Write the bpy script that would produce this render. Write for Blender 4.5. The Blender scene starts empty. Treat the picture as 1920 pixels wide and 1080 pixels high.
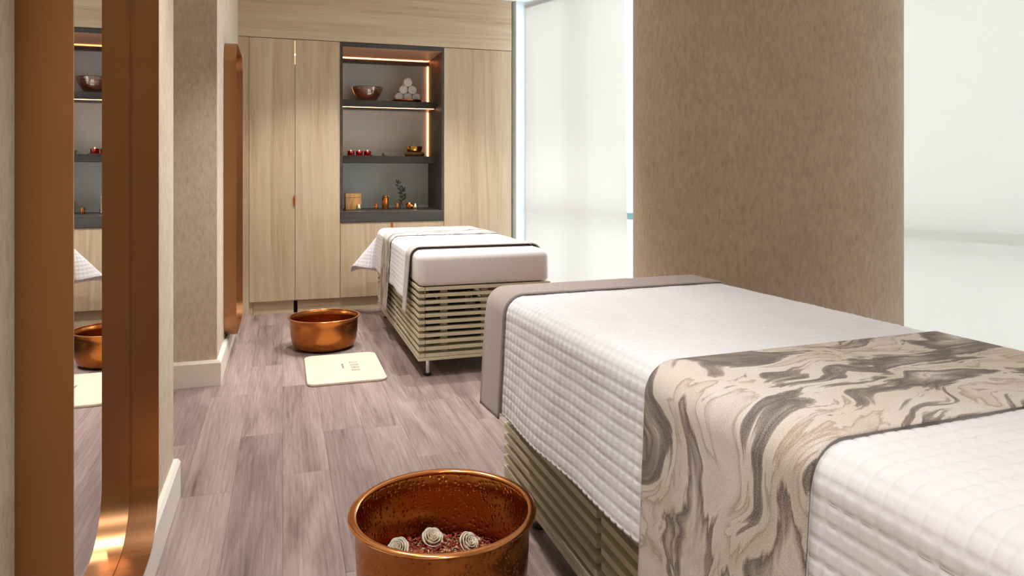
import bpy, bmesh, math, random
import numpy as np
from mathutils import Vector, Matrix
random.seed(7); np.random.seed(7)
SC = bpy.context.scene
COL = SC.collection
PI = math.pi

# ------------------------------------------------------------------ camera, sky, exposure
cam = bpy.data.cameras.new('camera'); camo = bpy.data.objects.new('camera', cam); COL.objects.link(camo)
camo.location = (0, 0, 1.2); camo.rotation_euler = (PI/2, 0, math.radians(-17.93))
cam.sensor_width = 36; cam.lens = 1329/1920*36; cam.shift_y = -(540-323)/1920; cam.clip_start = 0.02
SC.camera = camo
SC.view_settings.view_transform = 'Standard'; SC.view_settings.look = 'None'
SC.view_settings.gamma = 1; SC.view_settings.use_curve_mapping = False
SC.view_settings.exposure = 0.42
SC.cycles.use_denoising = True
SC.cycles.max_bounces = 10; SC.cycles.diffuse_bounces = 5; SC.cycles.glossy_bounces = 5
SC.cycles.transparent_max_bounces = 12; SC.cycles.transmission_bounces = 6
SC.cycles.sample_clamp_indirect = 6.0
SC.cycles.caustics_reflective = False; SC.cycles.caustics_refractive = False
w = bpy.data.worlds.new('overcast_sky'); SC.world = w; w.use_nodes = True
w.node_tree.nodes['Background'].inputs[0].default_value = (0.84, 0.93, 1.0, 1)
w.node_tree.nodes['Background'].inputs[1].default_value = 6.5
DOWNLIGHT_W = 105.0

# ------------------------------------------------------------------ materials
def lin(r, g, b):
    f = lambda c: (c/255/12.92) if c/255 <= .04045 else ((c/255+.055)/1.055)**2.4
    return (f(r), f(g), f(b), 1)
class Mat:
    def __init__(s, name):
        s.m = bpy.data.materials.new(name); s.m.use_nodes = True
        s.t = s.m.node_tree; s.n = s.t.nodes; s.b = s.n['Principled BSDF']
    def N(s, typ, **kw):
        nd = s.n.new(typ)
        for k, v in kw.items():
            if k.startswith('i_'):
                nd.inputs[k[2:].replace('_', ' ')].default_value = v
            elif isinstance(k, str) and hasattr(nd, k): setattr(nd, k, v)
        return nd
    def L(s, a, b): s.t.links.new(a, b)
    def coord(s, out='Object', scale=(1,1,1), rnd=True):
        tc = s.N('ShaderNodeTexCoord'); mp = s.N('ShaderNodeMapping'); mp.inputs['Scale'].default_value = scale
        s.L(tc.outputs[out], mp.inputs['Vector'])
        if rnd:
            oi = s.N('ShaderNodeObjectInfo'); mu = s.N('ShaderNodeMath', operation='MULTIPLY'); mu.inputs[1].default_value = 37.0
            s.L(oi.outputs['Random'], mu.inputs[0]); cb = s.N('ShaderNodeCombineXYZ')
            for i in range(3): s.L(mu.outputs[0], cb.inputs[i])
            s.L(cb.outputs[0], mp.inputs['Location'])
        return mp.outputs[0]
    def noise(s, vec, scale=5, detail=4, rough=.55, dist=0):
        n = s.N('ShaderNodeTexNoise'); s.L(vec, n.inputs['Vector'])
        n.inputs['Scale'].default_value = scale; n.inputs['Detail'].default_value = detail
        n.inputs['Roughness'].default_value = rough; n.inputs['Distortion'].default_value = dist
        return n.outputs['Fac']
    def ramp(s, fac, stops, interp='LINEAR'):
        r = s.N('ShaderNodeValToRGB'); r.color_ramp.interpolation = interp
        e = r.color_ramp.elements
        while len(e) < len(stops): e.new(.5)
        for i, (p, c) in enumerate(stops): e[i].position = p; e[i].color = c
        s.L(fac, r.inputs[0]); return r.outputs[0]
    def mix(s, fac, a, b, mode='MIX'):
        m = s.N('ShaderNodeMix', data_type='RGBA', blend_type=mode)
        for sock, v in ((m.inputs[0], fac), (m.inputs[6], a), (m.inputs[7], b)):
            if hasattr(v, 'is_linked') or hasattr(v, 'links'): s.L(v, sock)
            else: sock.default_value = v
        return m.outputs[2]
    def bump(s, h, strength=.3, dist=.002):
        b = s.N('ShaderNodeBump'); b.inputs['Strength'].default_value = strength; b.inputs['Distance'].default_value = dist
        s.L(h, b.inputs['Height']); s.L(b.outputs[0], s.b.inputs['Normal']); return b
    def set(s, **kw):
        for k, v in kw.items(): s.b.inputs[k.replace('_', ' ')].default_value = v
        return s
    def col(s, sock): s.L(sock, s.b.inputs['Base Color'])

def plain(name, c, rough=.5, metal=0, **kw):
    m = Mat(name); m.set(Base_Color=c, Roughness=rough, Metallic=metal, **kw); return m.m

def oak(name, axis):
    m = Mat(name)
    sc = {'z': (13, 13, .50), 'x': (.50, 13, 13)}[axis]
    v = m.coord('Object', sc)
    a = m.noise(v, 1.0, 7, .62, 1.3)
    sc2 = {'z': (5.5, 5.5, .5), 'x': (.5, 5.5, 5.5)}[axis]
    b = m.noise(m.coord('Object', sc2), 1.0, 3, .5, 1.6)
    fine = m.noise(m.coord('Object', {'z': (260, 260, 6), 'x': (6, 260, 260)}[axis]), 1, 2, .5)
    c1 = m.ramp(a, [(.28, lin(146,120,92)), (.42, lin(188,163,134)), (.54, lin(204,183,155)), (.72, lin(217,200,176))])
    c2 = m.ramp(b, [(.30, lin(182,160,130)), (.50, lin(198,177,148)), (.72, lin(210,193,167))])
    c = m.mix(.42, c1, c2)
    c = m.mix(.16, c, m.ramp(fine, [(.35, lin(160,137,108)), (.6, lin(208,190,163))]))
    m.col(c); m.set(Roughness=.5, Specular_IOR_Level=.35); m.bump(fine, .12, .001)
    return m.m
OAKV = oak('pale_oak_upright_grain', 'z'); OAKH = oak('pale_oak_level_grain', 'x')

def wallpaper():
    m = Mat('suede_wallpaper')
    v = m.coord('Object', (1,1,1), False)
    a = m.noise(v, 7, 6, .65, .4)
    f = m.noise(m.coord('Object', (60, 60, 22), False), 1, 4, .6, .6)
    g = m.noise(m.coord('Object', (150, 150, 70), False), 1, 2, .5)
    c = m.ramp(a, [(.3, lin(196,178,156)), (.55, lin(207,190,169)), (.75, lin(215,200,181))])
    c = m.mix(.34, c, m.ramp(f, [(.32, lin(162,142,120)), (.5, lin(206,189,168)), (.7, lin(226,212,194))]))
    sp = m.ramp(g, [(.24, lin(120,98,78)), (.33, (1,1,1,1))])
    c = m.mix(.38, c, sp, 'MULTIPLY')
    m.col(c); m.set(Roughness=.85, Specular_IOR_Level=.15); m.bump(f, .25, .002); return m.m
WALLP = wallpaper()

def plank_mat():
    m = Mat('grey_wood_vinyl')
    a = m.noise(m.coord('Object', (14, 1.0, 1)), 1, 6, .62, 1.6)
    r = m.noise(m.coord('Object', (5, .55, 1)), 1, 3, .5, 2.6)
    ring = m.N('ShaderNodeTexWave', wave_type='BANDS', bands_direction='X')
    m.L(m.coord('Object', (3.2, .32, 1)), ring.inputs['Vector'])
    ring.inputs['Scale'].default_value = 5; ring.inputs['Distortion'].default_value = 9; ring.inputs['Detail'].default_value = 3
    ring.inputs['Detail Scale'].default_value = .7
    fine = m.noise(m.coord('Object', (220, 7, 1)), 1, 3, .6)
    c = m.ramp(a, [(.30, lin(88,72,69)), (.41, lin(140,122,118)), (.54, lin(164,147,143)), (.72, lin(190,176,172))])
    c = m.mix(.45, c, m.ramp(r, [(.3, lin(112,94,91)), (.5, lin(158,140,136)), (.7, lin(192,178,174))]))
    c = m.mix(.22, c, m.ramp(ring.outputs['Fac'], [(.1, lin(122,105,101)), (.6, lin(172,156,152))]))
    c = m.mix(.30, c, m.ramp(fine, [(.35, lin(128,110,106)), (.62, lin(182,167,163))]))
    st = m.noise(m.coord('Object', (9, .75, 1)), 1, 5, .6, 2.2)
    c = m.mix(1.0, c, m.ramp(st, [(.30, (.42,.39,.39,1)), (.40, (.72,.69,.68,1)), (.52, (.86,.84,.835,1)), (.70, (.95,.95,.95,1))]), 'MULTIPLY')
    oi = m.N('ShaderNodeObjectInfo')
    tint = m.ramp(oi.outputs['Random'], [(0, (.84,.83,.845,1)), (.35, (.97,.95,.94,1)), (.7, (1.0,.98,.97,1)), (1, (1.06,1.05,1.04,1))])
    c = m.mix(1.0, c, tint, 'MULTIPLY')
    m.col(c); m.set(Roughness=.42, Specular_IOR_Level=.4); m.bump(fine, .1, .001); return m.m
PLANK = plank_mat()

def copper(name, c, rough, hammer=False, brush=None, aniso=0):
    m = Mat(name); m.set(Base_Color=c, Metallic=1.0, Roughness=rough)
    if aniso: m.set(Anisotropic=aniso)
    if hammer:
        vo = m.N('ShaderNodeTexVoronoi', feature='F1'); m.L(m.coord('UV', (1,1,1), False), vo.inputs['Vector'])
        vo.inputs['Scale'].default_value = 78; vo.inputs['Randomness'].default_value = .75
        r = m.ramp(vo.outputs['Distance'], [(.0, (0,0,0,1)), (.45, (1,1,1,1))])
        m.bump(r, .8, .003)
        n = m.noise(m.coord('UV', (1,1,1), False), 9, 3)
        m.col(m.ramp(n, [(.3, tuple(x*.82 for x in c[:3])+(1,)), (.7, c)]))
    if brush:
        n = m.noise(m.coord('Object', brush, False), 1, 3, .6)
        m.col(m.ramp(n, [(.3, tuple(x*.86 for x in c[:3])+(1,)), (.7, c)]))
        m.bump(n, .05, .001)
    return m.m
COPPER = copper('polished_copper', lin(216,134,72), .24)
HAMMER = copper('hammered_copper', lin(198,124,60), .27, hammer=True)
RIMCOP = copper('bright_copper_rim', lin(226,152,92), .16)
BRONZE = copper('brushed_bronze', lin(180,132,92), .32, brush=(3, 90, 1.2))
GOLD = copper('antique_gold', lin(205,165,90), .2)
CHROME = plain('chrome', (.8,.8,.82,1), .12, 1)
ALU = plain('white_aluminium', lin(214,220,226), .4)
TEAL = plain('grey_green_rail', lin(120,150,156), .5)
BLACK = plain('black_rubber', lin(22,22,24), .5)
MIRROR = plain('silver_mirror', (.93,.94,.94,1), .0, 1)
PAINT = plain('white_wall_paint', lin(236,232,226), .7)
BASEB = plain('cream_baseboard_paint', lin(232,224,212), .45)
SLAT = Mat('cream_slat_lacquer')
_n = SLAT.noise(SLAT.coord('Object', (3, 3, 60)), 1, 3)
SLAT.col(SLAT.ramp(_n, [(.3, lin(196,187,158)), (.7, lin(214,207,180))])); SLAT.set(Roughness=.45); SLAT = SLAT.m
DARKM = plain('dark_lift_steel', lin(52,52,56), .45, .6)

def cloth(name, c, weave=900, rough=.9, amt=.12):
    m = Mat(name)
    n = m.noise(m.coord('UV', (1,1,1), False), weave, 2)
    big = m.noise(m.coord('UV', (1,1,1), False), 9, 3)
    m.col(m.ramp(big, [(.3, tuple(x*.965 for x in c[:3])+(1,)), (.7, c)]))
    m.set(Roughness=rough, Specular_IOR_Level=.15, Sheen_Weight=.15); m.bump(n, amt, .0006); return m.m
QUILT = cloth('white_quilted_cotton', lin(243,243,248), 500)
SHEET = cloth('pale_fitted_sheet', lin(232,226,226), 700, amt=.05)
TAUPE = cloth('taupe_sateen', lin(180,168,164), 700, .7, .06)
CREAM = cloth('cream_foot_mat_felt', lin(214,202,183), 600)
TOWEL = cloth('white_terry', lin(244,240,236), 420, .95, .6)

def marble_print():
    m = Mat('marbled_print_fabric')
    base = m.coord('UV', (1,1,1), False)
    def warp(vec, scale, amt, detail=2):
        n = m.N('ShaderNodeTexNoise'); m.L(vec, n.inputs['Vector']); n.inputs['Scale'].default_value = scale
        n.inputs['Detail'].default_value = detail; n.inputs['Roughness'].default_value = .45
        sub = m.N('ShaderNodeVectorMath', operation='SUBTRACT'); m.L(n.outputs['Color'], sub.inputs[0]); sub.inputs[1].default_value = (.5,.5,.5)
        sca = m.N('ShaderNodeVectorMath', operation='SCALE'); m.L(sub.outputs[0], sca.inputs[0]); sca.inputs['Scale'].default_value = amt
        add = m.N('ShaderNodeVectorMath', operation='ADD'); m.L(vec, add.inputs[0]); m.L(sca.outputs[0], add.inputs[1])
        return add.outputs[0]
    v = warp(base, 2.3, .46); v = warp(v, 6.0, .11)
    mp = m.N('ShaderNodeMapping'); mp.inputs['Scale'].default_value = (1.15, 5.0, 1); mp.inputs['Location'].default_value = (.9, .35, 0); m.L(v, mp.inputs['Vector'])
    f = m.noise(mp.outputs[0], 1.15, 6, .56, .35)
    cr, pk, tan, tp, dk, gy = lin(234,228,222), lin(222,212,206), lin(182,164,144), lin(150,138,130), lin(78,71,69), lin(188,182,178)
    c = m.ramp(f, [(.26, gy), (.33, cr), (.375, tp), (.392, dk), (.402, tan), (.415, cr), (.455, pk), (.468, tan), (.476, cr), (.515, cr),
                   (.525, tp), (.55, dk), (.59, tp), (.62, gy), (.64, cr), (.655, tan), (.665, cr), (.72, tp), (.76, cr)])
    hue = m.noise(base, 3.2, 3, .5, .8)
    c = m.mix(1.0, c, m.ramp(hue, [(.38, (1,.985,.98,1)), (.52, (.93,.88,.81,1)), (.62, (.80,.76,.68,1)), (.72, (.98,.95,.92,1))]), 'MULTIPLY')
    g = m.noise(base, 420, 3, .7)
    c = m.mix(.26, c, m.ramp(g, [(.38, lin(96,86,76)), (.6, lin(236,230,224))]))
    m.col(c); m.set(Roughness=.8, Specular_IOR_Level=.2); m.bump(g, .1, .0006); return m.m
MARBLE = marble_print()

def blind_mat():
    m = Mat('translucent_blind_fabric'); m.n.remove(m.b)
    out = m.n['Material Output']
    d = m.N('ShaderNodeBsdfDiffuse'); d.inputs[0].default_value = (.80,.80,.78,1)
    t = m.N('ShaderNodeBsdfTranslucent'); t.inputs[0].default_value = (.605,.565,.515,1)
    x = m.N('ShaderNodeMixShader'); x.inputs[0].default_value = .5
    tr = m.N('ShaderNodeBsdfTransparent'); tr.inputs[0].default_value = (1,1,1,1)
    y = m.N('ShaderNodeMixShader'); y.inputs[0].default_value = .11
    m.L(d.outputs[0], x.inputs[1]); m.L(t.outputs[0], x.inputs[2])
    m.L(x.outputs[0], y.inputs[1]); m.L(tr.outputs[0], y.inputs[2]); m.L(y.outputs[0], out.inputs[0])
    return m.m
BLIND = blind_mat()
def thin_glass(name, tint, refl=.08, dark=1.0):
    m = Mat(name); m.n.remove(m.b); out = m.n['Material Output']
    tr = m.N('ShaderNodeBsdfTransparent'); tr.inputs[0].default_value = tint
    g = m.N('ShaderNodeBsdfGlossy'); g.inputs['Roughness'].default_value = .03
    lw = m.N('ShaderNodeLayerWeight'); lw.inputs['Blend'].default_value = .35
    mu = m.N('ShaderNodeMath', operation='MULTIPLY_ADD'); m.L(lw.outputs['Fresnel'], mu.inputs[0]); mu.inputs[1].default_value = .5; mu.inputs[2].default_value = refl*.3
    x = m.N('ShaderNodeMixShader'); m.L(mu.outputs[0], x.inputs[0]); m.L(tr.outputs[0], x.inputs[1]); m.L(g.outputs[0], x.inputs[2])
    m.L(x.outputs[0], out.inputs[0]); return m.m
PANE = thin_glass('window_glass', (.95,.97,.97,1), .04)
SMOKE = thin_glass('smoked_glass', (.93,.89,.85,1), .3)
CLEAR = thin_glass('clear_glass', (.9,.92,.92,1), .15)
REDG = plain('ruby_glass', lin(176,38,26), .08, 0, Transmission_Weight=.35, Specular_IOR_Level=.8)
DARKW = Mat('charcoal_stained_wood')
_n = DARKW.noise(DARKW.coord('Object', (2, 30, 30)), 1, 5, .6, .5)
DARKW.col(DARKW.ramp(_n, [(.3, lin(50,46,44)), (.7, lin(74,70,67))])); DARKW.set(Roughness=.5); DARKW = DARKW.m
GREYB = plain('blue_grey_lacquer', lin(214,222,223), .30, 0, Coat_Weight=.6, Coat_Roughness=.06)
def glow(name, c, e):
    m = Mat(name); m.set(Base_Color=(0,0,0,1), Emission_Color=c, Emission_Strength=e); return m.m
LED = glow('warm_led_tape', (1,.40,.15,1), 11)
FLAME = glow('candle_flame', (1,.62,.25,1), 30)
LAMPG = glow('downlight_lens', (1,.86,.68,1), 12)
WAX = plain('ivory_wax', lin(240,226,200), .5, 0, Subsurface_Weight=.2)
LEAF = plain('dark_green_leaf', lin(34,52,44), .4)
STEM = plain('dark_stem', lin(48,44,34), .6)
BLOCKW = Mat('honey_wood')
_n = BLOCKW.noise(BLOCKW.coord('Object', (30, 30, 5)), 1, 4, .6, 1.0)
BLOCKW.col(BLOCKW.ramp(_n, [(.3, lin(168,122,70)), (.7, lin(206,162,104))])); BLOCKW.set(Roughness=.5); BLOCKW = BLOCKW.m
STONE = plain('pale_ceramic', lin(220,205,185), .5)
def petal_mat():
    m = Mat('dried_petal_mix'); oi = m.N('ShaderNodeAttribute', attribute_name='tone')
    m.col(m.ramp(oi.outputs['Fac'], [(0, lin(110,34,24)), (.35, lin(168,58,38)), (.55, lin(196,92,58)), (.72, lin(214,168,120)), (.86, lin(150,90,36)), (1, lin(226,204,170))]))
    m.set(Roughness=.7); return m.m
PETAL = petal_mat()
ROSE = plain('ivory_rose_petal', lin(248,236,214), .7, 0, Subsurface_Weight=.1)
INK = plain('grey_embroidery', lin(140,124,102), .8)

# ------------------------------------------------------------------ geometry helpers
WORLD = {}
def props(o, label=None, cat=None, group=None, kind=None):
    for k, v in (('label', label), ('category', cat), ('group', group), ('kind', kind)):
        if v: o[k] = v
    return o
def thing(name, label, cat, loc, group=None):
    o = bpy.data.objects.new(name, None); o.empty_display_size = .1; COL.objects.link(o); o.location = loc
    WORLD[o] = Vector(loc); return props(o, label, cat, group)
def link(name, me, origin, parent=None):
    o = bpy.data.objects.new(name, me); COL.objects.link(o)
    WORLD[o] = Vector(origin)
    if parent: o.parent = parent; o.location = Vector(origin) - WORLD[parent]
    else: o.location = origin
    return o
def obj(name, verts, faces, mat, parent=None, smooth=False, origin=None, uv=None, autosm=None):
    vs = np.asarray(verts, float)
    if origin is None:
        lo, hi = vs.min(0), vs.max(0); origin = ((lo[0]+hi[0])/2, (lo[1]+hi[1])/2, lo[2])
    me = bpy.data.meshes.new(name)
    me.from_pydata((vs-np.array(origin)).tolist(), [], [tuple(int(i) for i in f) for f in faces])
    me.materials.append(mat)
    if smooth: me.polygons.foreach_set('use_smooth', [True]*len(me.polygons))
    if autosm is not None: me.set_sharp_from_angle(angle=autosm)
    if uv is not None:
        l = me.uv_layers.new(name='UVMap'); idx = np.zeros(len(me.loops), int); me.loops.foreach_get('vertex_index', idx)
        l.data.foreach_set('uv', np.asarray(uv)[idx].ravel())
    me.update()
    return link(name, me, origin, parent)
class MB:
    def __init__(s): s.v = []; s.f = []
    def add(s, v, f):
        k = len(s.v); s.v += [tuple(map(float, p)) for p in v]; s.f += [tuple(i+k for i in q) for q in f]; return s
    def box(s, x0, x1, y0, y1, z0, z1):
        v = [(x0,y0,z0),(x1,y0,z0),(x1,y1,z0),(x0,y1,z0),(x0,y0,z1),(x1,y0,z1),(x1,y1,z1),(x0,y1,z1)]
        return s.add(v, [(0,3,2,1),(4,5,6,7),(0,1,5,4),(1,2,6,5),(2,3,7,6),(3,0,4,7)])
    def tube(s, pts, r, n=8, cap=True):
        pts = [Vector(p) for p in pts]; rs = r if isinstance(r, (list, tuple)) else [r]*len(pts); rings = []
        for i, p in enumerate(pts):
            t = (pts[min(i+1, len(pts)-1)]-pts[max(i-1, 0)]).normalized()
            a = t.orthogonal().normalized() if i == 0 else (prev - t*prev.dot(t)).normalized()
            prev = a; b = t.cross(a); rings.append([p+(a*math.cos(2*PI*k/n)+b*math.sin(2*PI*k/n))*rs[i] for k in range(n)])
        v = [q for ring in rings for q in ring]; f = []
        for i in range(len(pts)-1):
            for k in range(n): f.append((i*n+k, i*n+(k+1)%n, (i+1)*n+(k+1)%n, (i+1)*n+k))
        if cap: f += [tuple(range(n-1, -1, -1)), tuple(range((len(pts)-1)*n, len(pts)*n))]
        return s.add(v, f)
    def lathe(s, prof, c, n=32):
        v = []; f = []
        for r, z in prof:
            for k in range(n): v.append((c[0]+r*math.cos(2*PI*k/n), c[1]+r*math.sin(2*PI*k/n), c[2]+z))
        for i in range(len(prof)-1):
            for k in range(n): f.append((i*n+k, i*n+(k+1)%n, (i+1)*n+(k+1)%n, (i+1)*n+k))
        return s.add(v, f)
    def build(s, name, mat, parent=None, smooth=False, bevel=0, seg=2, origin=None, autosm=None):
        o = obj(name, s.v, s.f, mat, parent, smooth, origin)
        if bevel:
            bm = bmesh.new(); bm.from_mesh(o.data)
            bmesh.ops.bevel(bm, geom=bm.edges[:], offset=bevel, segments=seg, affect='EDGES', profile=.5)
            for p in bm.faces: p.smooth = seg > 1
            bm.to_mesh(o.data); bm.free()
            if seg > 1: o.data.set_sharp_from_angle(angle=math.radians(50))
        if autosm: o.data.set_sharp_from_angle(angle=autosm)
        return o
def box(name, x0, x1, y0, y1, z0, z1, mat, parent=None, bevel=0, seg=1):
    return MB().box(x0, x1, y0, y1, z0, z1).build(name, mat, parent, bevel=bevel, seg=seg)
def lathe_uv(name, prof, c, mat, parent=None, n=96):
    v = []; f = []; uv = []; s = 0; P = prof
    for i, (r, z) in enumerate(P):
        if i: s += math.hypot(r-P[i-1][0], z-P[i-1][1])
        for k in range(n+1):
            a = 2*PI*k/n; v.append((c[0]+r*math.cos(a), c[1]+r*math.sin(a), c[2]+z)); uv.append((a*.24, s))
    for i in range(len(P)-1):
        for k in range(n): f.append((i*(n+1)+k, i*(n+1)+k+1, (i+1)*(n+1)+k+1, (i+1)*(n+1)+k))
    return obj(name, v, f, mat, parent, True, origin=c, uv=uv)
def smooth_prof(P, k=4):
    out = []
    for i in range(len(P)-1):
        p0 = P[max(i-1,0)]; p1 = P[i]; p2 = P[i+1]; p3 = P[min(i+2,len(P)-1)]
        for j in range(k):
            t = j/k
            out.append(tuple(.5*((2*p1[a])+(-p0[a]+p2[a])*t+(2*p0[a]-5*p1[a]+4*p2[a]-p3[a])*t*t+(-p0[a]+3*p1[a]-3*p2[a]+p3[a])*t**3) for a in (0,1)))
    out.append(P[-1]); return out

# facade frame: d runs along the window wall towards the viewer, n points outdoors
FP = (2.05, 6.30); FD = (.37, -.929); FN = (.929, .37)
def fpt(t, n, z): return (FP[0]+FD[0]*t+FN[0]*n, FP[1]+FD[1]*t+FN[1]*n, z)
def fbox(mb, t0, t1, n0, n1, z0, z1):
    v = [fpt(t,n,z) for z in (z0,z1) for (t,n) in ((t0,n0),(t1,n0),(t1,n1),(t0,n1))]
    return mb.add(v, [(0,1,2,3),(7,6,5,4),(4,5,1,0),(5,6,2,1),(6,7,3,2),(7,4,0,3)])

# ------------------------------------------------------------------ room shell
CEIL = 2.80; YB = -1.4
TEND = (6.30-YB)/.929
fx = fpt(TEND, .2, 0)
def slab(name, z0, z1, mat):
    P = [(-1.5, YB), (fx[0], YB), (fpt(0,.2,0)[0], fpt(0,.2,0)[1]), (2.12, 6.96), (-1.5, 6.96)]
    v = [(x,y,z0) for x,y in P]+[(x,y,z1) for x,y in P]; n = len(P)
    f = [tuple(range(n-1,-1,-1)), tuple(range(n,2*n))]+[(i,(i+1)%n,n+(i+1)%n,n+i) for i in range(n)]
    return obj(name, v, f, mat)
floor = props(slab('floor', -.12, -.009, PLANK), 'grey wood-look vinyl plank floor', 'floor', kind='structure')
props(slab('ceiling', CEIL, CEIL+.1, PAINT), 'white painted ceiling above the treatment room', 'ceiling', kind='structure')
XW1, XW2 = -.382, -.353; YR0, YR1 = 2.86, 4.325
props(box('wall_left', -1.5, XW1, YB, YR0, -.009, CEIL, WALLP), 'beige suede wallpapered wall carrying the near mirror', 'wall', kind='structure')
props(box('wall_left_far', -1.5, XW2, YR1, 6.96, -.009, CEIL, WALLP), 'beige wallpapered wall pier carrying the far mirror', 'wall', kind='structure')
props(box('wall_recess', -1.6, -1.5, YR0-.1, YR1+.1, -.009, CEIL, WALLP), 'wallpapered back of the recess between the mirrors', 'wall', kind='structure')
props(box('wall_back', -1.5, 2.2, 6.96, 7.06, -.009, CEIL, PAINT), 'wall behind the oak wardrobes', 'wall', kind='structure')
props(box('wall_rear', -1.5, fx[0]+.05, YB-.1, YB, -.009, CEIL, WALLP), 'beige wallpapered wall behind the viewer', 'wall', kind='structure')

# floor planks, each its own piece
PW, PL = .18, 1.22
full = None; x = -.36 - 7*PW; ci = 0
while x < 4.9:
    lo, hi = YB, 6.36
    if x+PW <= -.355: lo, hi = YR0+.0, YR1-.0
    elif x+PW > 2.05: hi = min(hi, 6.30-(x+PW-2.05)*2.51+.1)
    y = YB - random.random()*PL; ci += 1
    while y < hi:
        a, b = max(y, lo), min(y+PL, hi)
        if b-a > .04:
            whole = abs(b-a-PL) < 1e-6
            if whole and full:
                link('plank', full, (x+PW/2, (a+b)/2, -.009), floor)
            else:
                g = .0002; c = .0008; X0, X1, A, B = x+g, x+PW-g, a+g, b-g
                v = [(X0,A,-.009),(X1,A,-.009),(X1,B,-.009),(X0,B,-.009),(X0,A,-c),(X1,A,-c),(X1,B,-c),(X0,B,-c),
                     (X0+c,A+c,0),(X1-c,A+c,0),(X1-c,B-c,0),(X0+c,B-c,0)]
                f = [(0,1,5,4),(1,2,6,5),(2,3,7,6),(3,0,4,7),(4,5,9,8),(5,6,10,9),(6,7,11,10),(7,4,8,11),(8,9,10,11),(3,2,1,0)]
                o = obj('plank', v, f, PLANK, floor, origin=(x+PW/2, (a+b)/2, -.009))
                if whole: full = o.data
        y += PL
    x += PW

def baseboard(name, pts, label):
    # pts run with the room on the right-hand side
    h, t, ch = .142, .022, .014
    prof = [(0,0), (t,0), (t,h-ch), (t-.009,h), (0,h)]
    n = len(pts); v = []
    for i, p in enumerate(pts):
        p = Vector(p)
        d0 = (Vector(pts[i])-Vector(pts[i-1])).normalized() if i else None
        d1 = (Vector(pts[i+1])-Vector(pts[i])).normalized() if i < n-1 else None
        n0 = Vector((d0.y, -d0.x)) if d0 else None; n1 = Vector((d1.y, -d1.x)) if d1 else None
        if n0 is None: m = n1
        elif n1 is None: m = n0
        else: m = (n0+n1)/(1+n0.dot(n1))
        for a, z in prof: v.append((p.x+m.x*a, p.y+m.y*a, z))
    k = len(prof); f = []
    for i in range(n-1):
        for j in range(k): f.append((i*k+j, i*k+(j+1)%k, (i+1)*k+(j+1)%k, (i+1)*k+j))
    f += [tuple(range(k-1,-1,-1)), tuple(range((n-1)*k, n*k))]
    return props(obj(name, v, f, BASEB), label, 'baseboard', kind='structure')
baseboard('baseboard_left', [(XW1, YB+.01), (XW1, YR0), (-1.48, YR0)], 'cream baseboard below the near mirror')
baseboard('baseboard_left_far', [(-1.48, YR1), (XW2, YR1), (XW2, 6.30)], 'cream baseboard around the far wall pier')

# ------------------------------------------------------------------ window wall and round column
props(fbox(MB(), -.16, .02, .02, .24, 0, CEIL).build('trim_1', ALU), 'pale jamb between wardrobe and window', 'jamb', kind='structure')
ts = [.02, .80, 2.02, 3.24, 4.46, 5.68, 6.90, TEND]
RZ0, RZ1 = .818, .873
for i in range(len(ts)-1):
    wn = thing('window_%d' % (i+1), 'floor-to-ceiling window bay behind the blinds', 'window', fpt((ts[i]+ts[i+1])/2, .16, 0)); wn['kind'] = 'structure'
    e = .025
    fr = MB(); fbox(fr, ts[i], ts[i]+e, .13, .21, 0, CEIL); fbox(fr, ts[i+1]-e, ts[i+1], .13, .21, 0, CEIL)
    fbox(fr, ts[i]+e, ts[i+1]-e, .13, .21, 0, .05); fbox(fr, ts[i]+e, ts[i+1]-e, .13, .21, CEIL-.05, CEIL)
    fr.build('window_frame', ALU, wn)
    fbox(MB(), ts[i]+e, ts[i+1]-e, .13, .21, RZ0, RZ1).build('transom_rail', TEAL, wn)
    fbox(MB(), ts[i]+e, ts[i+1]-e, .168, .174, .05, RZ0).build('pane', PANE, wn)
    fbox(MB(), ts[i]+e, ts[i+1]-e, .168, .174, RZ1, CEIL-.05).build('pane', PANE, wn)
CC = (2.541, 3.343); CR = .703
colm = MB().lathe([(CR, -.009), (CR, CEIL)], (CC[0], CC[1], 0), 96).build('round_column', WALLP, None, True, origin=(CC[0], CC[1], 0))
props(colm, 'large round beige wallpapered column between the window blinds', 'column')
def blind(t0, t1, label, t1b=None):
    b = thing('roller_blind', label, 'blind', fpt((t0+t1)/2, 0, .03), 'translucent roller blinds')
    t1b = t1b or t1; v = []; f = []; n = 12; m = 24; th = .0012
    for side in (0, 1):
        for j in range(m+1):
            z = .06+(CEIL-.1-.06)*j/m
            for i in range(n+1):
                e = t1b+(t1-t1b)*j/m; t = t0+(e-t0)*i/n
                v.append(fpt(t, .0+.004*math.sin(j*.21)*math.sin(i/n*PI)+(th if side else 0), z))
    S = (n+1)*(m+1)
    for j in range(m):
        for i in range(n):
            a = j*(n+1)+i; f.append((a, a+1, a+n+2, a+n+1)); f.append((S+a+n+1, S+a+n+2, S+a+1, S+a))
    obj('blind_fabric', v, f, BLIND, b, True)
    MB().tube([fpt(t0+.005, .002, .055), fpt(t1b-.005, .002, .055)], .012, 10).build('bottom_bar', ALU, b, True, autosm=.8)
    MB().tube([fpt(t0-.01, .02, CEIL-.075), fpt(t1+.01, .02, CEIL-.075)], .03, 16).build('roller_tube', ALU, b, True, autosm=.8)
blind(.178, 1.364, 'white roller blind between the oak wardrobe and the round column', 1.407)
blind(3.32, 7.6, 'wide white roller blind to the right of the round column')

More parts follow.
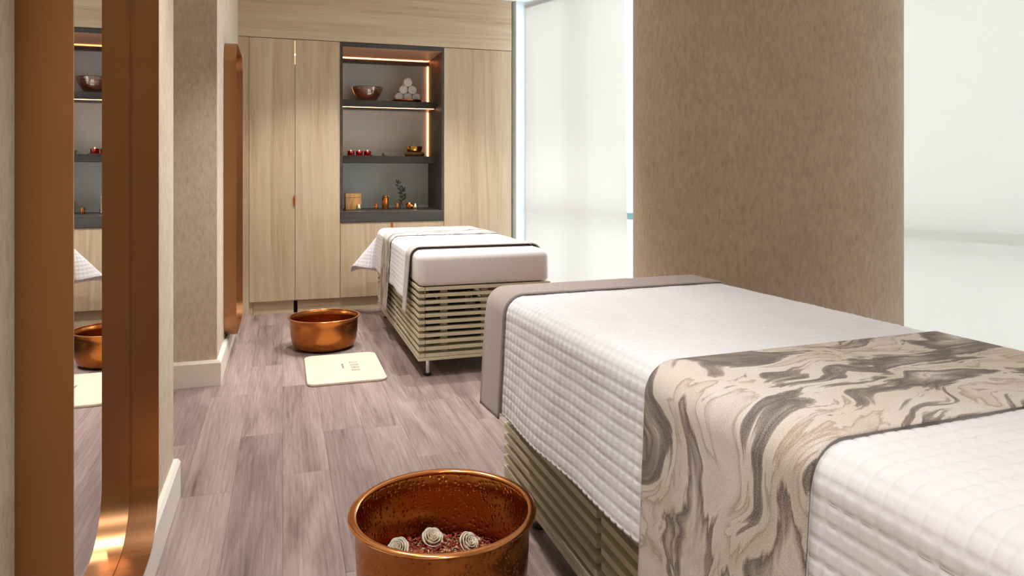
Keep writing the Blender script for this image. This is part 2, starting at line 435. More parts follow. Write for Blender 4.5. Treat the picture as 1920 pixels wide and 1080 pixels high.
# ------------------------------------------------------------------ copper framed mirrors
def rrect(y0, y1, z0, z1, r, n=10):
    P = []
    for (cy, cz, a0) in ((y1-r, z0+r, -PI/2), (y1-r, z1-r, 0), (y0+r, z1-r, PI/2), (y0+r, z0+r, PI)):
        for k in range(n+1): a = a0+PI/2*k/n; P.append((cy+r*math.cos(a), cz+r*math.sin(a)))
    return P
def wall_mirror(xw, xf, y0, y1, z0, z1, r, label):
    t = thing('wall_mirror', label, 'mirror', (xw, (y0+y1)/2, z0), 'bronze framed wall mirrors')
    th = .005
    O = rrect(y0, y1, z0, z1, r); I = rrect(y0+th, y1-th, z0+th, z1-th, r-th); n = len(O)
    v = [(xw, *p) for p in O]+[(xf, *p) for p in O]+[(xf, *p) for p in I]+[(xw, *p) for p in I]; f = []
    for i in range(n):
        j = (i+1) % n
        f += [(i, j, n+j, n+i), (n+i, n+j, 2*n+j, 2*n+i), (2*n+i, 2*n+j, 3*n+j, 3*n+i), (3*n+i, 3*n+j, j, i)]
    o = obj('frame', v, f, BRONZE, t, True); o.data.set_sharp_from_angle(angle=math.radians(40))
    G = rrect(y0+th+.002, y1-th-.002, z0+th+.002, z1-th-.002, r-th-.002); xg = xw+.012
    v = [(xw+.002, *p) for p in G]+[(xg, *p) for p in G]
    f = [tuple(range(n, 2*n)), tuple(range(n-1, -1, -1))]+[(i, (i+1) % n, n+(i+1) % n, n+i) for i in range(n)]
    obj('mirror_glass', v, f, MIRROR, t)
wall_mirror(XW1, -.305, 1.239, 2.03, .27, 2.15, .15, 'tall bronze-framed mirror nearest the viewer on the left wall')
wall_mirror(XW2, -.278, 4.79, 5.56, .15, 2.035, .15, 'farther bronze-framed mirror on the wall pier beside the wardrobe')

# ------------------------------------------------------------------ wardrobes and display niche
YF = 6.30; YD = 6.32; YK = 6.94; DT, DB = 2.33, .112
def tab_handle(x, z0, z1, parent):
    mb = MB().box(x-.009, x+.009, YF-.016, YF, z0, z1)
    return mb.build('handle', COPPER, parent, bevel=.003, seg=2)
def door(x0, x1, z0, z1, parent):
    return box('door', x0+.0018, x1-.0018, YF, YD, z0+.0015, z1-.0015, OAKV, parent, .0012)
wl = thing('wardrobe', 'tall pale oak wardrobe with two doors beside the far mirror', 'wardrobe', (.10, YF, 0), 'oak wardrobes')
box('carcass', -.267, .474, YD+.003, YK, DB, DT, OAKV, wl)
d1 = door(-.267, .1, DB, DT, wl); d2 = door(.1, .474, DB, DT, wl); tab_handle(.096, .92, 1.0, d1)
box('plinth', -.236, .089, YF+.028, YF+.046, .0, DB-.002, OAKH, wl); box('plinth', .121, .474, YF+.028, YF+.046, .0, DB-.002, OAKH, wl)
box('plinth', -.30, -.238, YF+.020, YF+.046, .0, DB-.002, OAKH, wl)
box('light_leak_strip', .0986, .1014, YF+.010, YF+.022, 2.12, 2.32, glow('wardrobe_leak_glow', (1,.5,.25,1), 2.6), wl)  # glowing strip added as the wardrobe light leaking through the door gap
MB().lathe([(.0001,-.008),(.006,-.004),(.008,0),(.006,.004),(.0001,.008)], (.1, YF+.004, 2.20), 12).build('leak_glint', glow('wardrobe_leak_dot', (1,.8,.6,1), 14), wl, True)  # added glowing dot, the bright glint within the leaked light
box('filler_panel', -.353, -.268, YF+.004, YD+.02, 0, DT, OAKV, wl)
wr = thing('wardrobe', 'pale oak wardrobe with one wide door beside the window', 'wardrobe', (1.71, YF, 0), 'oak wardrobes')
box('carcass', 1.390, 2.034, YD+.003, YK, DB, DT, OAKV, wr); door(1.390, 2.034, DB, DT, wr); box('plinth', 1.390, 2.034, YF+.028, YF+.046, 0, DB-.002, OAKH, wr)
props(box('header_panel', -.353, 2.034, YF, YK, DT+.004, CEIL, OAKH), 'wide pale oak header panel above the wardrobes', 'panel')
nc = thing('display_cabinet', 'charcoal lit display niche with oak doors between the wardrobes', 'cabinet', (.93, YF, 0))
NX0, NX1, NZ0, NZ1 = .496, 1.368, .857, 2.292
box('side_panel', .4755, NX0, YF-.004, YK, .857, DT-.002, DARKW, nc); box('side_panel', NX1, 1.3885, YF-.004, YK, .857, DT-.002, DARKW, nc)
box('top_panel', NX0, NX1, YF-.004, YK, NZ1, DT-.002, DARKW, nc)
box('glow_lining', NX0+.001, NX1-.001, YF+.002, YK-.021, NZ1-.004, NZ1-.0005, plain('glow_toned_lining', lin(196,150,118), .5), nc)  # added pale lining, its copper tone carries the warm glow on the niche top
box('sill', .4755, 1.3885, YF-.008, YK, .764, .857, DARKW, nc, .002)
box('back_panel', NX0, NX1, YK-.02, YK, .857, NZ1-.051, GREYB, nc)
box('cove_dark_mask', NX0, NX1, YK-.02, YK, NZ1-.051, NZ1, DARKW, nc)  # dark backing added to keep the lit line above the lip dim
YS = 6.58
box('shelf', NX0, NX1-.001, YS, YK-.02, 1.797, 1.860, DARKW, nc, .002); box('shelf', NX0, NX1-.001, YS, YK-.02, 1.287, 1.349, DARKW, nc, .002)
box('led_strip', NX0+.01, NX1-.01, YS+.010, YS+.016, 1.794, 1.797, LED, nc)
box('light_cove', NX0+.001, NX1-.001, YK-.075, YK-.021, NZ1-.050, NZ1-.042, DARKW, nc)  # cove board and lip added to screen the LED strip from below
box('cove_lip', NX0+.001, NX1-.001, YK-.080, YK-.0752, NZ1-.050, NZ1-.017, DARKW, nc)
box('led_strip', NX0+.02, NX1-.02, YK-.060, YK-.044, NZ1-.042, NZ1-.036, glow('warm_cove_led', (1,.40,.17,1), 170), nc)
for z0, z1 in ((1.352, 1.79), (1.863, 2.28)):
    box('led_strip', NX1-.006, NX1-.0005, YK-.028, YK-.021, z0, z1, LED, nc)
    box('led_strip', NX0+.0005, NX0+.006, YK-.028, YK-.021, z0, z1, LED, nc)
box('carcass', .4755, 1.3885, YD+.003, YK, DB, .763, OAKV, nc)
d3 = door(.4755, .926, DB, .763, nc); d4 = door(.926, 1.3885, DB, .763, nc); tab_handle(.922, .67, .755, d3)
box('plinth', .476, 1.388, YF+.028, YF+.046, 0, DB-.002, OAKH, nc)

# ------------------------------------------------------------------ treatment beds
SP, SH, SD = .0388, .0195, .038    # slat pitch, height, depth
def slats(panel, x0, x1, y0, y1, z0, n):
    first = None
    for i in range(n):
        o = ((x0+x1)/2, (y0+y1)/2, z0+i*SP)
        if first is None: first = MB().box(x0, x1, y0, y1, z0, z0+SH).build('slat', SLAT, panel, bevel=.0006, seg=1).data
        else: link('slat', first, o, panel)
def treatment_bed(fx0, fx1, fy0, fy1, split, mx0, mx1, my0, my1, mt, label, rot=0.):
    b = thing('treatment_bed', label, 'bed', ((fx0+fx1)/2, (fy0+fy1)/2, 0), 'slatted treatment beds')
    zb, n = .119, 11; zt = zb+(n-1)*SP+SH
    box('bottom_board', fx0, fx1, fy0, fy1, .098, .116, SLAT, b, .0015)
    box('top_board', fx0+.045, fx1-.045, fy0+.045, fy1-.045, zt-.015, zt+.004, SLAT, b)
    g = .028
    def side(x0, x1, xp0, xp1):
        for (a, c) in ((fy0, split-g/2), (split+g/2, fy1)):
            for yy in (a+.10, c-.14): box('post', xp0, xp1, yy, yy+.04, .116, zt, SLAT, b)
            slats(b, x0, x1, a, c, zb, n)
    side(fx0, fx0+SD, fx0+SD, fx0+SD+.018); side(fx1-SD, fx1, fx1-SD-.018, fx1-SD)
    def end(y0, y1, yp0, yp1):
        for xx in (fx0+.14, (fx0+fx1)/2-.02, fx1-.18): box('post', xx, xx+.04, yp0, yp1, .116, zt, SLAT, b)
        slats(b, fx0+SD+.003, fx1-SD-.003, y0, y1, zb, n)
    end(fy0, fy0+SD, fy0+SD, fy0+SD+.018); end(fy1-SD, fy1, fy1-SD-.018, fy1-SD)
    cx, cy = (fx0+fx1)/2, (fy0+fy1)/2
    lm = MB().box(cx-.22, cx+.22, cy-.6, cy+.6, .117, .16)
    for s in (-1, 1):
        lm.tube([(cx+s*.15, cy-.5, .17), (cx+s*.15, cy+.35, zt-.06)], .018, 8)
        lm.tube([(cx+s*.11, cy+.5, .17), (cx+s*.11, cy-.35, zt-.06)], .018, 8)
    lm.box(cx-.08, cx+.08, cy-.1, cy+.1, .16, zt-.1); lm.build('lift_mechanism', DARKM, b)
    for sx in (fx0+.066, fx1-.066):
        for sy in (fy0+.06, fy1-.20 if fy1 < 3 else fy1-.06):
            l = MB().tube([(sx, sy, .012), (sx, sy, .099)], .011, 14).build('leg', CHROME, b, True, autosm=.8)
            MB().lathe([(.0001,0),(.026,0),(.026,.006),(.016,.012),(.0001,.012)], (sx, sy, 0), 20).build('foot', BLACK, l, True, autosm=.8)
    m = MB().box(mx0, mx1, my0, my1, zt+.006, mt).build('mattress', SHEET, b)
    bm = bmesh.new(); bm.from_mesh(m.data)
    up = [e for e in bm.edges if abs(e.verts[0].co.z-e.verts[1].co.z) > .05]
    bmesh.ops.bevel(bm, geom=up, offset=.045, segments=6, affect='EDGES', profile=.5)
    h = mt-zt-.006
    te = [e for e in bm.edges if all(abs(v.co.z-h) < 1e-4 for v in e.verts)]
    bmesh.ops.bevel(bm, geom=te, offset=.05, segments=7, affect='EDGES', profile=.5)
    be = [e for e in bm.edges if all(abs(v.co.z) < 1e-4 for v in e.verts)]
    bmesh.ops.bevel(bm, geom=be, offset=.022, segments=4, affect='EDGES', profile=.5)
    for p in bm.faces: p.smooth = True
    bmesh.ops.rotate(bm, verts=bm.verts[:], cent=(0, 0, 0), matrix=Matrix.Rotation(rot, 3, 'Z'))
    bm.to_mesh(m.data); bm.free()
    return b
NB = dict(x0=.745, x1=1.615, y0=.56, y1=2.47, z=.776, rot=math.radians(2.5))
FB = dict(x0=.755, x1=1.575, y0=4.092, y1=5.97, z=.725)
treatment_bed(.765, 1.61, .60, 2.457, 1.647, NB['x0'], NB['x1'], NB['y0'], NB['y1'], NB['z'], 'nearest cream slatted treatment bed in the foreground', NB['rot'])
treatment_bed(.752, 1.572, 4.092, 5.95, 5.02, FB['x0'], FB['x1'], FB['y0'], FB['y1'], FB['z'], 'farther cream slatted treatment bed in front of the wardrobes')

def drape(name, B, off, u0, u1, v0, v1, step, mat, label, cat, puff=0, cell=.030, thick=.004, flare=.03, corner=.55, rip=.05, ph=0., r=.05, group=None, uvoff=0.):
    cx, cy = (B['x0']+B['x1'])/2, (B['y0']+B['y1'])/2
    wx, wy = (B['x1']-B['x0'])/2-r, (B['y1']-B['y0'])/2-r
    if puff: step = cell/round(cell/step); u0, u1, v0, v1 = [round(q/step)*step for q in (u0, u1, v0, v1)]
    nu, nv = max(2, int(round((u1-u0)/step))), max(2, int(round((v1-v0)/step)))
    U, V = np.meshgrid(np.linspace(u0, u1, nu+1), np.linspace(v0, v1, nv+1), indexing='ij')
    u, v = U-cx, V-cy
    a, b = np.maximum(np.abs(u)-wx, 0), np.maximum(np.abs(v)-wy, 0)
    rr = np.hypot(a, b); q = np.maximum(rr, 1e-9); ca, sb = a/q, b/q
    R = r+off; arc = R*PI/2; tt = np.minimum(rr, arc)/R
    h, dr = R*np.sin(tt), R*(1-np.cos(tt)); ext = np.maximum(rr-arc, 0)
    s2 = 2*ca*sb
    along = np.where(a > b, v, u)
    wave = .5+.5*np.sin(along*9.3+ph)*np.sin(along*4.1+1.7+ph*2)
    k = flare+rip*wave*(1-s2)+corner*s2**1.5
    out, dn = ext*np.sin(k), ext*np.cos(k)
    X = cx+np.sign(u)*(np.minimum(np.abs(u), wx)+(h+out)*ca)
    Y = cy+np.sign(v)*(np.minimum(np.abs(v), wy)+(h+out)*sb)
    Z = B['z']+off-dr-dn
    P = np.stack([X, Y, Z], -1)
    if puff:
        n = np.cross(np.gradient(P, axis=0), np.gradient(P, axis=1)); n /= np.maximum(np.linalg.norm(n, axis=-1, keepdims=True), 1e-9)
        pf = (.45+.55*(1-np.exp(-5.0*np.abs(np.sin(PI*U/cell)))))*(1-np.exp(-2.8*np.abs(np.sin(PI*V/cell))))
        pf = pf*(1+.25*np.sin(U*31+V*17)*np.sin(V*23-U*11))
        P = P+n*(pf*puff)[..., None]
    ro = B.get('rot', 0.); dx, dy = P[..., 0]-cx, P[..., 1]-cy
    P = np.stack([cx+dx*math.cos(ro)-dy*math.sin(ro), cy+dx*math.sin(ro)+dy*math.cos(ro), P[..., 2]], -1)
    idx = np.arange((nu+1)*(nv+1)).reshape(nu+1, nv+1)
    f = np.stack([idx[:-1,:-1], idx[1:,:-1], idx[1:,1:], idx[:-1,1:]], -1).reshape(-1, 4)
    o = obj(name, P.reshape(-1, 3), f, mat, None, True, origin=(cx, cy, B['z']), uv=np.stack([U, V+uvoff], -1).reshape(-1, 2))
    md = o.modifiers.new('cloth_thickness', 'SOLIDIFY'); md.thickness = thick; md.offset = -1
    props(o, label, cat, group)
    return o
HG = .345
drape('quilt', NB, .009, NB['x0']-HG-.02, NB['x1']+HG+.02, NB['y0']-.30, 2.28, 0.005, QUILT, 'white square-quilted bedspread on the nearest bed', 'quilt', puff=.0050, rip=.06, ph=.6, group='white quilts', thick=.005)
drape('quilt', FB, .009, FB['x0']-.31, FB['x1']+.31, 4.43, FB['y1']+.36, .0075, QUILT, 'white quilted bedspread on the farther bed, corner flaring out', 'quilt', puff=.0040, rip=.06, corner=.75, ph=2.0, group='white quilts', thick=.005)
drape('bed_runner', NB, .0208, NB['x0']-.54, NB['x1']+.54, .895, 1.365, .012, MARBLE, 'marble-swirl printed bed runner across the nearest bed', 'bed runner', flare=.03, rip=.06, ph=.6, thick=.003, group='marbled bed runners')
drape('bed_runner', FB, .0200, FB['x0']-.54, FB['x1']+.54, 5.12, 5.52, .012, MARBLE, 'marble-swirl printed bed runner across the farther bed', 'bed runner', uvoff=-4.22, flare=.03, rip=.06, ph=2.0, thick=.003, group='marbled bed runners')
drape('folded_sheet', NB, .0215, NB['x0']-.40, NB['x1']+.30, 2.252, 2.44, .012, TAUPE, 'taupe folded sheet band at the far end of the nearest bed', 'sheet', flare=.035, rip=.06, ph=.6, thick=.005, group='taupe sheet bands')
drape('folded_sheet', FB, .0205, FB['x0']-.40, FB['x1']+.30, 4.305, 4.45, .012, TAUPE, 'taupe folded sheet band across the farther bed', 'sheet', flare=.035, rip=.06, ph=2.0, thick=.005, group='taupe sheet bands')

# ------------------------------------------------------------------ copper bowls
def bowl(c, D, hh, mat, label, shape, rw=1.0):
    R = D/2; th = .006
    outer = smooth_prof([(R*a, hh*z) for a, z in shape], 5)
    inner = [(max(r-th, .001), max(z, 0)+ (th if z < hh*.04 else 0)) for r, z in outer]
    inner = [(r, z) for r, z in inner if z < hh*.97]
    prof = outer+inner[::-1]+[(.001, th)]
    o = lathe_uv('copper_bowl', prof, c, mat)
    e = outer[-1]; t = []
    for k in range(13):
        a = PI*2*k/12; t.append((e[0]-.004*rw+.012*rw*math.cos(a), e[1]+.006*rw*math.sin(a)))
    MB().lathe(t, c, 96).build('rim', RIMCOP, o, True, origin=c)
    return props(o, label, 'bowl', 'copper foot bowls')
SH1 = [(.001,0),(.60,0),(.74,.02),(.83,.09),(.885,.22),(.92,.45),(.935,.70),(.94,.86),(.965,.955),(.985,1.0)]
NBC = (.416, 1.895, 0); NBD, NBH = .50, .284
bowl(NBC, NBD, NBH, HAMMER, 'hammered copper foot bowl filled with dried petals, nearest the viewer', SH1)
FBC = (.272, 5.03, 0)
bowl(FBC, .48, .215, copper('smooth_copper', lin(176,108,54), .26), 'smooth empty copper foot bowl beside the farther bed', SH1, .6)
# petals (stuff) and three ivory roses
mb = MB(); tone = []; zp = .112; Rp = NBD/2*.885-.010
MB_f = []
disc = [(Rp*.985*math.cos(2*PI*k/40)+NBC[0], Rp*.985*math.sin(2*PI*k/40)+NBC[1], zp-.012) for k in range(40)]
mb.add(disc, [tuple(range(40))]); tone += [.1]
low = [((Rp-.03)*math.cos(2*PI*k/40)+NBC[0], (Rp-.03)*math.sin(2*PI*k/40)+NBC[1], .03) for k in range(40)]
b0 = len(mb.v); mb.add(low, [tuple(range(39, -1, -1))]); tone.append(.1)
for k in range(40): mb.f.append((k, b0+k, b0+(k+1) % 40, (k+1) % 40)); tone.append(.1)
for i in range(2600):
    rr = Rp*.97*math.sqrt(random.random()); a = random.random()*2*PI
    L = random.uniform(.004, .010); W = L*random.uniform(.3, .7)
    M = Matrix.Translation((NBC[0]+rr*math.cos(a), NBC[1]+rr*math.sin(a), zp-.006+random.random()*.012)) @ Matrix.Rotation(random.random()*2*PI, 4, 'Z') @ Matrix.Rotation(random.uniform(-.9,.9), 4, 'X') @ Matrix.Rotation(random.uniform(-.6,.6), 4, 'Y')
    P = [(-L,0,0),(-L*.3,W,.001),(L,0,.0006),(-L*.3,-W,.001),(0,0,L*.35)]
    mb.add([M @ Vector(p) for p in P], [(0,3,4),(3,2,4),(2,1,4),(1,0,4)]); t = random.random(); tone += [t]*4
pt = mb.build('dried_petals', PETAL)
at = pt.data.attributes.new('tone', 'FLOAT', 'FACE'); at.data.foreach_set('value', tone)
props(pt, 'dried red petal mix in the hammered copper bowl', 'petals', kind='stuff')
def rose(c, R, label, tilt):
    mb = MB()
    Mx = Matrix.Translation(c) @ Matrix.Rotation(tilt[0], 4, 'X') @ Matrix.Rotation(tilt[1], 4, 'Y')
    k = 0
    for ring, (rad, n, hgt) in enumerate(((.15,3,1.15),(.34,4,1.15),(.55,5,1.05),(.78,6,.9),(1.0,7,.62))):
        for j in range(n):
            a0 = 2*PI*j/n+ring*.7; wd = 2*PI/n*.66; v = []; m = 6
            for s in range(m+1):
                aa = a0-wd+2*wd*s/m; e = 1-((s-m/2)/(m/2))**2
                rt = R*rad*(1.02+.10*e)
                for (q, zz) in ((.55, 0), (.86, .55), (1.0, 1.0), (1.06, 1.0-.06*rad)):
                    v.append(Mx @ Vector((rt*q*math.cos(aa), rt*q*math.sin(aa), R*hgt*zz*(.75+.25*e))))
            f = []
            for s in range(m):
                for q in range(3): f.append((s*4+q, (s+1)*4+q, (s+1)*4+q+1, s*4+q+1))
            mb.add(v, f)
    o = mb.build('ivory_rose', ROSE, None, True); md = o.modifiers.new('petal_thickness', 'SOLIDIFY'); md.thickness = .0012
    props(o, label, 'flower', 'roses on the petals')
for (px_, lab, tl) in (((.318, 2.035, zp+.002), 'ivory rose at the left of the petal bowl', (.65,-.3)), ((.418, 2.062, zp+.002), 'ivory rose in the middle of the petal bowl', (.5,.1)), ((.510, 2.005, zp+.002), 'ivory rose at the right of the petal bowl', (.7,.35))):
    rose(px_, .027, lab, tl)

# ------------------------------------------------------------------ foot mat
def foot_mat():
    x0, x1, y0, y1, r, h = .130, .578, 4.105, 4.745, .05, .016
    P = rrect(x0, x1, y0, y1, r, 8); n = len(P); cx, cy = (x0+x1)/2, (y0+y1)/2
    lay = [(0, .004), (.003, 0), (h-.005, 0), (h-.0015, .002), (h, .006)]
    v = []
    for z, ins in lay: v += [(cx+(p[0]-cx)*(1-ins/.25), cy+(p[1]-cy)*(1-ins/.32), z) for p in P]
    f = [tuple(range(n-1,-1,-1)), tuple(range(4*n, 5*n))]
    for k in range(4): f += [(k*n+i, k*n+(i+1)%n, (k+1)*n+(i+1)%n, (k+1)*n+i) for i in range(n)]
    o = obj('foot_mat', v, f, CREAM, None, uv=[(p[0], p[1]) for p in v]); props(o, 'cream rectangular foot mat with faint lettering on the plank floor', 'mat')
    z = h+.0002
    def strokes(lst, name):
        m = MB()
        for (a, b, c, d) in lst: m.box(min(a,c)-.0016, max(a,c)+.0016, min(b,d)-.0016, max(b,d)+.0016, z, z+.0012)
        m.build(name, INK, o)
    bx, by = .395, 4.32
    for i in range(4):
        yy = by+i*.058
        S = [[(0,0,.045,0),(0,.02,.045,.02),(0,0,0,.02)], [(0,0,.045,0),(0,.022,.045,.022),(.02,0,.02,.022)], [(0,0,.045,0),(.0,.022,.045,.022),(.045,0,.045,.022)], [(0,.01,.045,.01),(0,0,0,.022)]][i]
        strokes([(bx+a, yy+b, bx+c, yy+d) for a,b,c,d in S], 'lettering')
    strokes([(bx-.05, by+.07+i*.012, bx-.042, by+.07+i*.012) for i in range(9)], 'lettering')
foot_mat()

# ------------------------------------------------------------------ things in the display niche
SZ1, SZ2, SZ0 = 1.860, 1.349, .857
# wire and glass bowl
t = thing('glass_bowl', 'smoked glass bowl with copper mesh liner on the top shelf', 'bowl', (.752, 6.74, SZ1))
c = (.752, 6.74, SZ1)
MB().lathe(smooth_prof([(.001,.002),(.06,.0),(.085,.012),(.118,.055),(.138,.10),(.146,.132)],4)+smooth_prof([(.143,.132),(.135,.10),(.115,.057),(.083,.016),(.001,.006)],4), c, 48).build('outer_glass', SMOKE, t, True)
mbw = MB(); prof = smooth_prof([(.02,.032),(.075,.045),(.112,.08),(.132,.125)],4)
for k in range(40):
    a = 2*PI*k/40; mbw.tube([(c[0]+r*math.cos(a+z*2), c[1]+r*math.sin(a+z*2), c[2]+z) for r, z in prof], .0012, 4, False)
for (r, z) in prof[::2]:
    mbw.tube([(c[0]+r*math.cos(2*PI*k/40), c[1]+r*math.sin(2*PI*k/40), c[2]+z) for k in range(41)], .0012, 4, False)
mbw.build('copper_mesh', COPPER, t)
MB().lathe([(.143+.003*math.cos(2*PI*k/8), .132+.003*math.sin(2*PI*k/8)) for k in range(9)], c, 48).build('rim', COPPER, t, True)
# towel tray and six rolled towels
t = thing('copper_tray', 'low copper tray under the rolled towels', 'tray', (1.128, 6.74, SZ1))
MB().lathe([(.001,.0),(.125,.0),(.138,.010),(.145,.022),(.142,.022),(.134,.010),(.122,.004),(.001,.004)], (1.128, 6.74, SZ1), 48).build('dish', COPPER, t, True)
MB().tube([(1.128+.145*math.cos(a), 6.74+.145*math.sin(a), SZ1+.022) for a in np.linspace(0, 2*PI, 49)], .002, 6, False).build('rim', RIMCOP, t, True)
def towel(x, z, label):
    mb = MB(); r = .041; y0, y1 = 6.675, 6.80
    # spiral roll: outer skin plus spiral end faces
    n = 90; v = []
    for (yy, rs) in ((y0+.006, .94), (y0, .84)):
        pass
    mb.tube([(x, y0, z), (x, y0+.004, z), (x, y0+.012, z), (x, y1-.012, z), (x, y1-.004, z), (x, y1, z)], [r*.84, r*.95, r, r, r*.95, r*.84], 24)
    o = mb.build('rolled_towel', TOWEL, None, True); 
    sp = MB(); pts = []
    for k in range(60):
        a = k/60*2*PI*2.6; q = r*.8*(1-k/66); pts.append((x+q*math.cos(a), y0-.001, z+q*math.sin(a)))
    sp.tube(pts, .0022, 5).build('rolled_edge', TOWEL, o, True)
    props(o, label, 'towel', 'rolled white towels')
bz = SZ1+.006+.041
X0 = 1.128
for (dx, k, lab) in ((-.084, 0, 'white rolled towel at bottom left of the towel pyramid'), (0, 0, 'white rolled towel at bottom middle of the towel pyramid'), (.084, 0, 'white rolled towel at bottom right of the towel pyramid'),
                     (-.042, 1, 'white rolled towel at left of the pyramid middle row'), (.042, 1, 'white rolled towel at right of the pyramid middle row'), (0, 2, 'white rolled towel on top of the towel pyramid')):
    towel(X0+dx, bz+k*.0725, lab)
# candles
def tealight(c, r, h, glassmat, label, group, flame=True):
    t = thing('tealight_holder', label, 'candle', c, group)
    MB().lathe([(.001,0),(r*.9,0),(r,h*.15),(r,h),(r-.003,h),(r-.003,.008),(.001,.008)], c, 24).build('glass_cup', glassmat, t, True, autosm=.9)
    MB().lathe([(.001,.009),(r*.75,.009),(r*.75,h*.55),(.001,h*.55)], c, 20).build('wax', WAX, t, True, autosm=.9)
    if flame: MB().lathe(smooth_prof([(.0005,h*.58),(.0045,h*.58+.006),(.0035,h*.58+.013),(.0004,h*.58+.024)],3), c, 10).build('flame', FLAME, t, True)
    return t
tr = thing('red_tray', 'narrow red glass tray on the middle shelf', 'tray', (.677, 6.70, SZ2))
MB().box(.560, .794, 6.655, 6.745, SZ2, SZ2+.010).build('base', REDG, tr, bevel=.003, seg=2)
for i, (dx, lab) in enumerate(((-.075, 'left red tealight on the red tray'), (0, 'middle red tealight on the red tray'), (.075, 'right red tealight on the red tray'))):
    tealight((.677+dx, 6.70, SZ2+.010), .033, .038, REDG, lab, 'red tealights')
sb = MB().lathe(smooth_prof([(.001,0),(.020,0),(.030,.012),(.036,.034)],4)+smooth_prof([(.033,.034),(.027,.013),(.001,.005)],4), (.922, 6.72, SZ2), 28).build('ceramic_bowl', STONE, None, True)
props(sb, 'tiny pale ceramic bowl on the middle shelf', 'bowl')
t = thing('singing_bowl', 'golden singing bowl on a ring cushion on the middle shelf', 'bowl', (1.195, 6.72, SZ2))
c = (1.195, 6.72, SZ2)
MB().lathe([(.070+.026*math.cos(2*PI*k/14), .022+.022*math.sin(2*PI*k/14)) for k in range(15)], c, 36).build('ring_cushion', plain('olive_gold_fabric', lin(128,110,58), .6), t, True)
MB().lathe(smooth_prof([(.001,.030),(.04,.030),(.066,.045),(.076,.07),(.078,.098)],4)+smooth_prof([(.074,.098),(.071,.07),(.06,.05),(.001,.036)],4), c, 40).build('bowl_body', GOLD, t, True)
# bottom row
wb = MB().box(.542, .686, 6.60, 6.68, SZ0, SZ0+.150).build('wooden_box', BLOCKW, None, bevel=.004, seg=2); props(wb, 'square honey wood box at the left of the niche sill', 'box')
box('lid_line', .5415, .6865, 6.5992, 6.6808, SZ0+.112, SZ0+.114, DARKW, wb)
tealight((.660, 6.545, SZ0), .026, .045, CLEAR, 'clear lit tealight in front of the wooden box', 'clear tealights')
tealight((1.176, 6.56, SZ0), .028, .045, CLEAR, 'clear lit tealight at the right of the niche sill', 'clear tealights')
def cup(c, r, h, label):
    o = MB().lathe([(.001,0),(r*.95,0),(r,.003),(r,h-.002),(r-.001,h),(r-.003,h-.001),(r-.003,.006),(.001,.006)], c, 28).build('copper_cup', COPPER, None, True, autosm=.7)
    MB().lathe([(r+.0012*math.cos(2*PI*k/8), h+.0012*math.sin(2*PI*k/8)) for k in range(9)], c, 28).build('rim', RIMCOP, o, True)
    props(o, label, 'cup', 'copper cups')
cup((.818, 6.60, SZ0), .018, .052, 'small copper cup left of the copper dispenser')
cup((1.013, 6.60, SZ0), .018, .052, 'small copper cup right of the copper dispenser')
c = (.905, 6.61, SZ0); t = thing('soap_dispenser', 'tall cylindrical copper dispenser on the niche sill', 'dispenser', c)
MB().lathe([(.001,0),(.029,0),(.030,.003),(.030,.108),(.026,.112),(.001,.112)], c, 32).build('cylinder', COPPER, t, True, autosm=.7)
MB().lathe([(.001,.112),(.024,.112),(.024,.128),(.020,.130),(.001,.130)], c, 24).build('cap', BRONZE, t, True, autosm=.7)
MB().tube([(c[0], c[1], c[2]+.122), (c[0]+.040, c[1]-.006, c[2]+.124), (c[0]+.043, c[1]-.006, c[2]+.118)], .005, 8).build('spout', BRONZE, t, True)
# copper votive and plant
c = (1.128, 6.60, SZ0); t = thing('copper_votive', 'small round copper votive beside the plant', 'candle', c)
MB().lathe(smooth_prof([(.001,0),(.024,0),(.036,.02),(.034,.045),(.028,.055)],4)+smooth_prof([(.025,.055),(.030,.044),(.032,.02),(.001,.006)],4), c, 28).build('cup', COPPER, t, True)
MB().lathe([(.001,.008),(.022,.008),(.022,.03),(.001,.03)], c, 20).build('wax', WAX, t, True, autosm=.8)
MB().lathe(smooth_prof([(.0005,.032),(.0045,.038),(.0035,.046),(.0004,.058)],3), c, 10).build('flame', FLAME, t, True)
c = (1.062, 6.64, SZ0); t = thing('potted_sprig', 'dark leafy sprig in a small clear vase on the niche sill', 'plant', c)
MB().lathe([(.001,0),(.021,0),(.023,.004),(.019,.06),(.021,.066),(.019,.066),(.017,.06),(.020,.006),(.001,.006)], c, 24).build('vase', CLEAR, t, True, autosm=.8)
sm = MB(); lf = MB()
def leaf(p, d, L, W):
    d = Vector(d).normalized(); sd = d.cross(Vector((0,-1,.25))).normalized(); nn = sd.cross(d)
    pts = [(0,0),(.25,.75),(.5,1),(.78,.62),(1,0)]
    v = []; 
    for q, wd in pts: v += [p+d*L*q+sd*W*wd+nn*.002, p+d*L*q-sd*W*wd+nn*.002, p+d*L*q-nn*.001]
    f = []
    for i in range(4): a = i*3; f += [(a, a+3, a+5, a+2), (a+2, a+5, a+4, a+1)]
    lf.add(v, f)
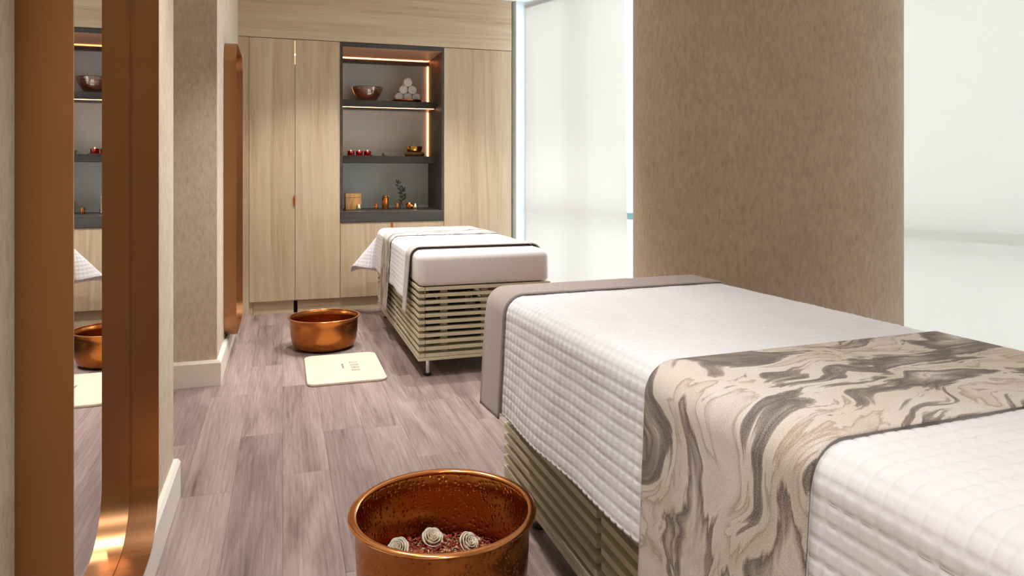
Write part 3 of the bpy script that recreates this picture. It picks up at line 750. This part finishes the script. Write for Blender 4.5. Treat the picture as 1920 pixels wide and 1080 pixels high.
for (lean, top, n) in (((-.030, .0), .235, 8), ((.022, .01), .17, 7), ((-.004, -.02), .15, 6)):
    pts = [Vector((c[0]+lean[0]*q*q+.012*q*math.sin(q*4), c[1]+lean[1]*q, c[2]+.01+(top-.01)*q)) for q in np.linspace(0, 1, 8)]
    sm.tube(pts, [.0022-.0012*i/7 for i in range(8)], 6)
    for k in range(n):
        q = .38+.62*k/(n-1); i = min(int(q*7), 6); p = pts[i].lerp(pts[i+1], q*7-i); s = 1 if k % 2 else -1
        leaf(p, (s*random.uniform(.6,1), random.uniform(-.5,.4), random.uniform(.3,1.0)), random.uniform(.036,.05), random.uniform(.0065,.009))
    leaf(pts[-1], (lean[0]*4-.2, 0, 1), .045, .008); leaf(pts[-1], (lean[0]*4+.5, 0, 1), .042, .008)
sm.build('stem', STEM, t, True)
lo = lf.build('foliage', LEAF, t, True); md = lo.modifiers.new('leaf_thickness', 'SOLIDIFY'); md.thickness = .0012

# ------------------------------------------------------------------ recessed ceiling downlights
DL = [(.15, .2, 'near the left wall behind the viewer'), (.15, 2.2, 'above the petal bowl'), (.20, 3.6, 'above the aisle by the wall recess'), (.35, 5.45, 'above the smooth copper bowl'),
      (1.1, 4.55, 'above the farther bed'), (1.25, 5.35, 'in front of the display niche'), (2.9, .9, 'beside the nearest bed'), (3.4, -.4, 'in the rear window corner')]
for i, (x, y, where) in enumerate(DL):
    t = thing('ceiling_downlight', 'small recessed ceiling downlight ' + where, 'downlight', (x, y, CEIL-.012), 'ceiling downlights')
    MB().lathe([(.034,.010),(.050,.012),(.050,.004),(.046,0),(.036,0),(.034,.010)], (x, y, CEIL-.012), 32).build('trim_ring', ALU, t, True, autosm=.7)
    MB().lathe([(.0005,.007),(.034,.007),(.034,.011),(.0005,.011)], (x, y, CEIL-.012), 24).build('lens', LAMPG, t)
    sl = bpy.data.lights.new('downlight_beam', 'SPOT'); sl.energy = DOWNLIGHT_W; sl.color = (1, .955, .91); sl.spot_size = math.radians(88); sl.spot_blend = .7; sl.shadow_soft_size = .03
    so = bpy.data.objects.new('downlight_beam', sl); COL.objects.link(so); so.parent = t; so.location = (0, 0, -.012)
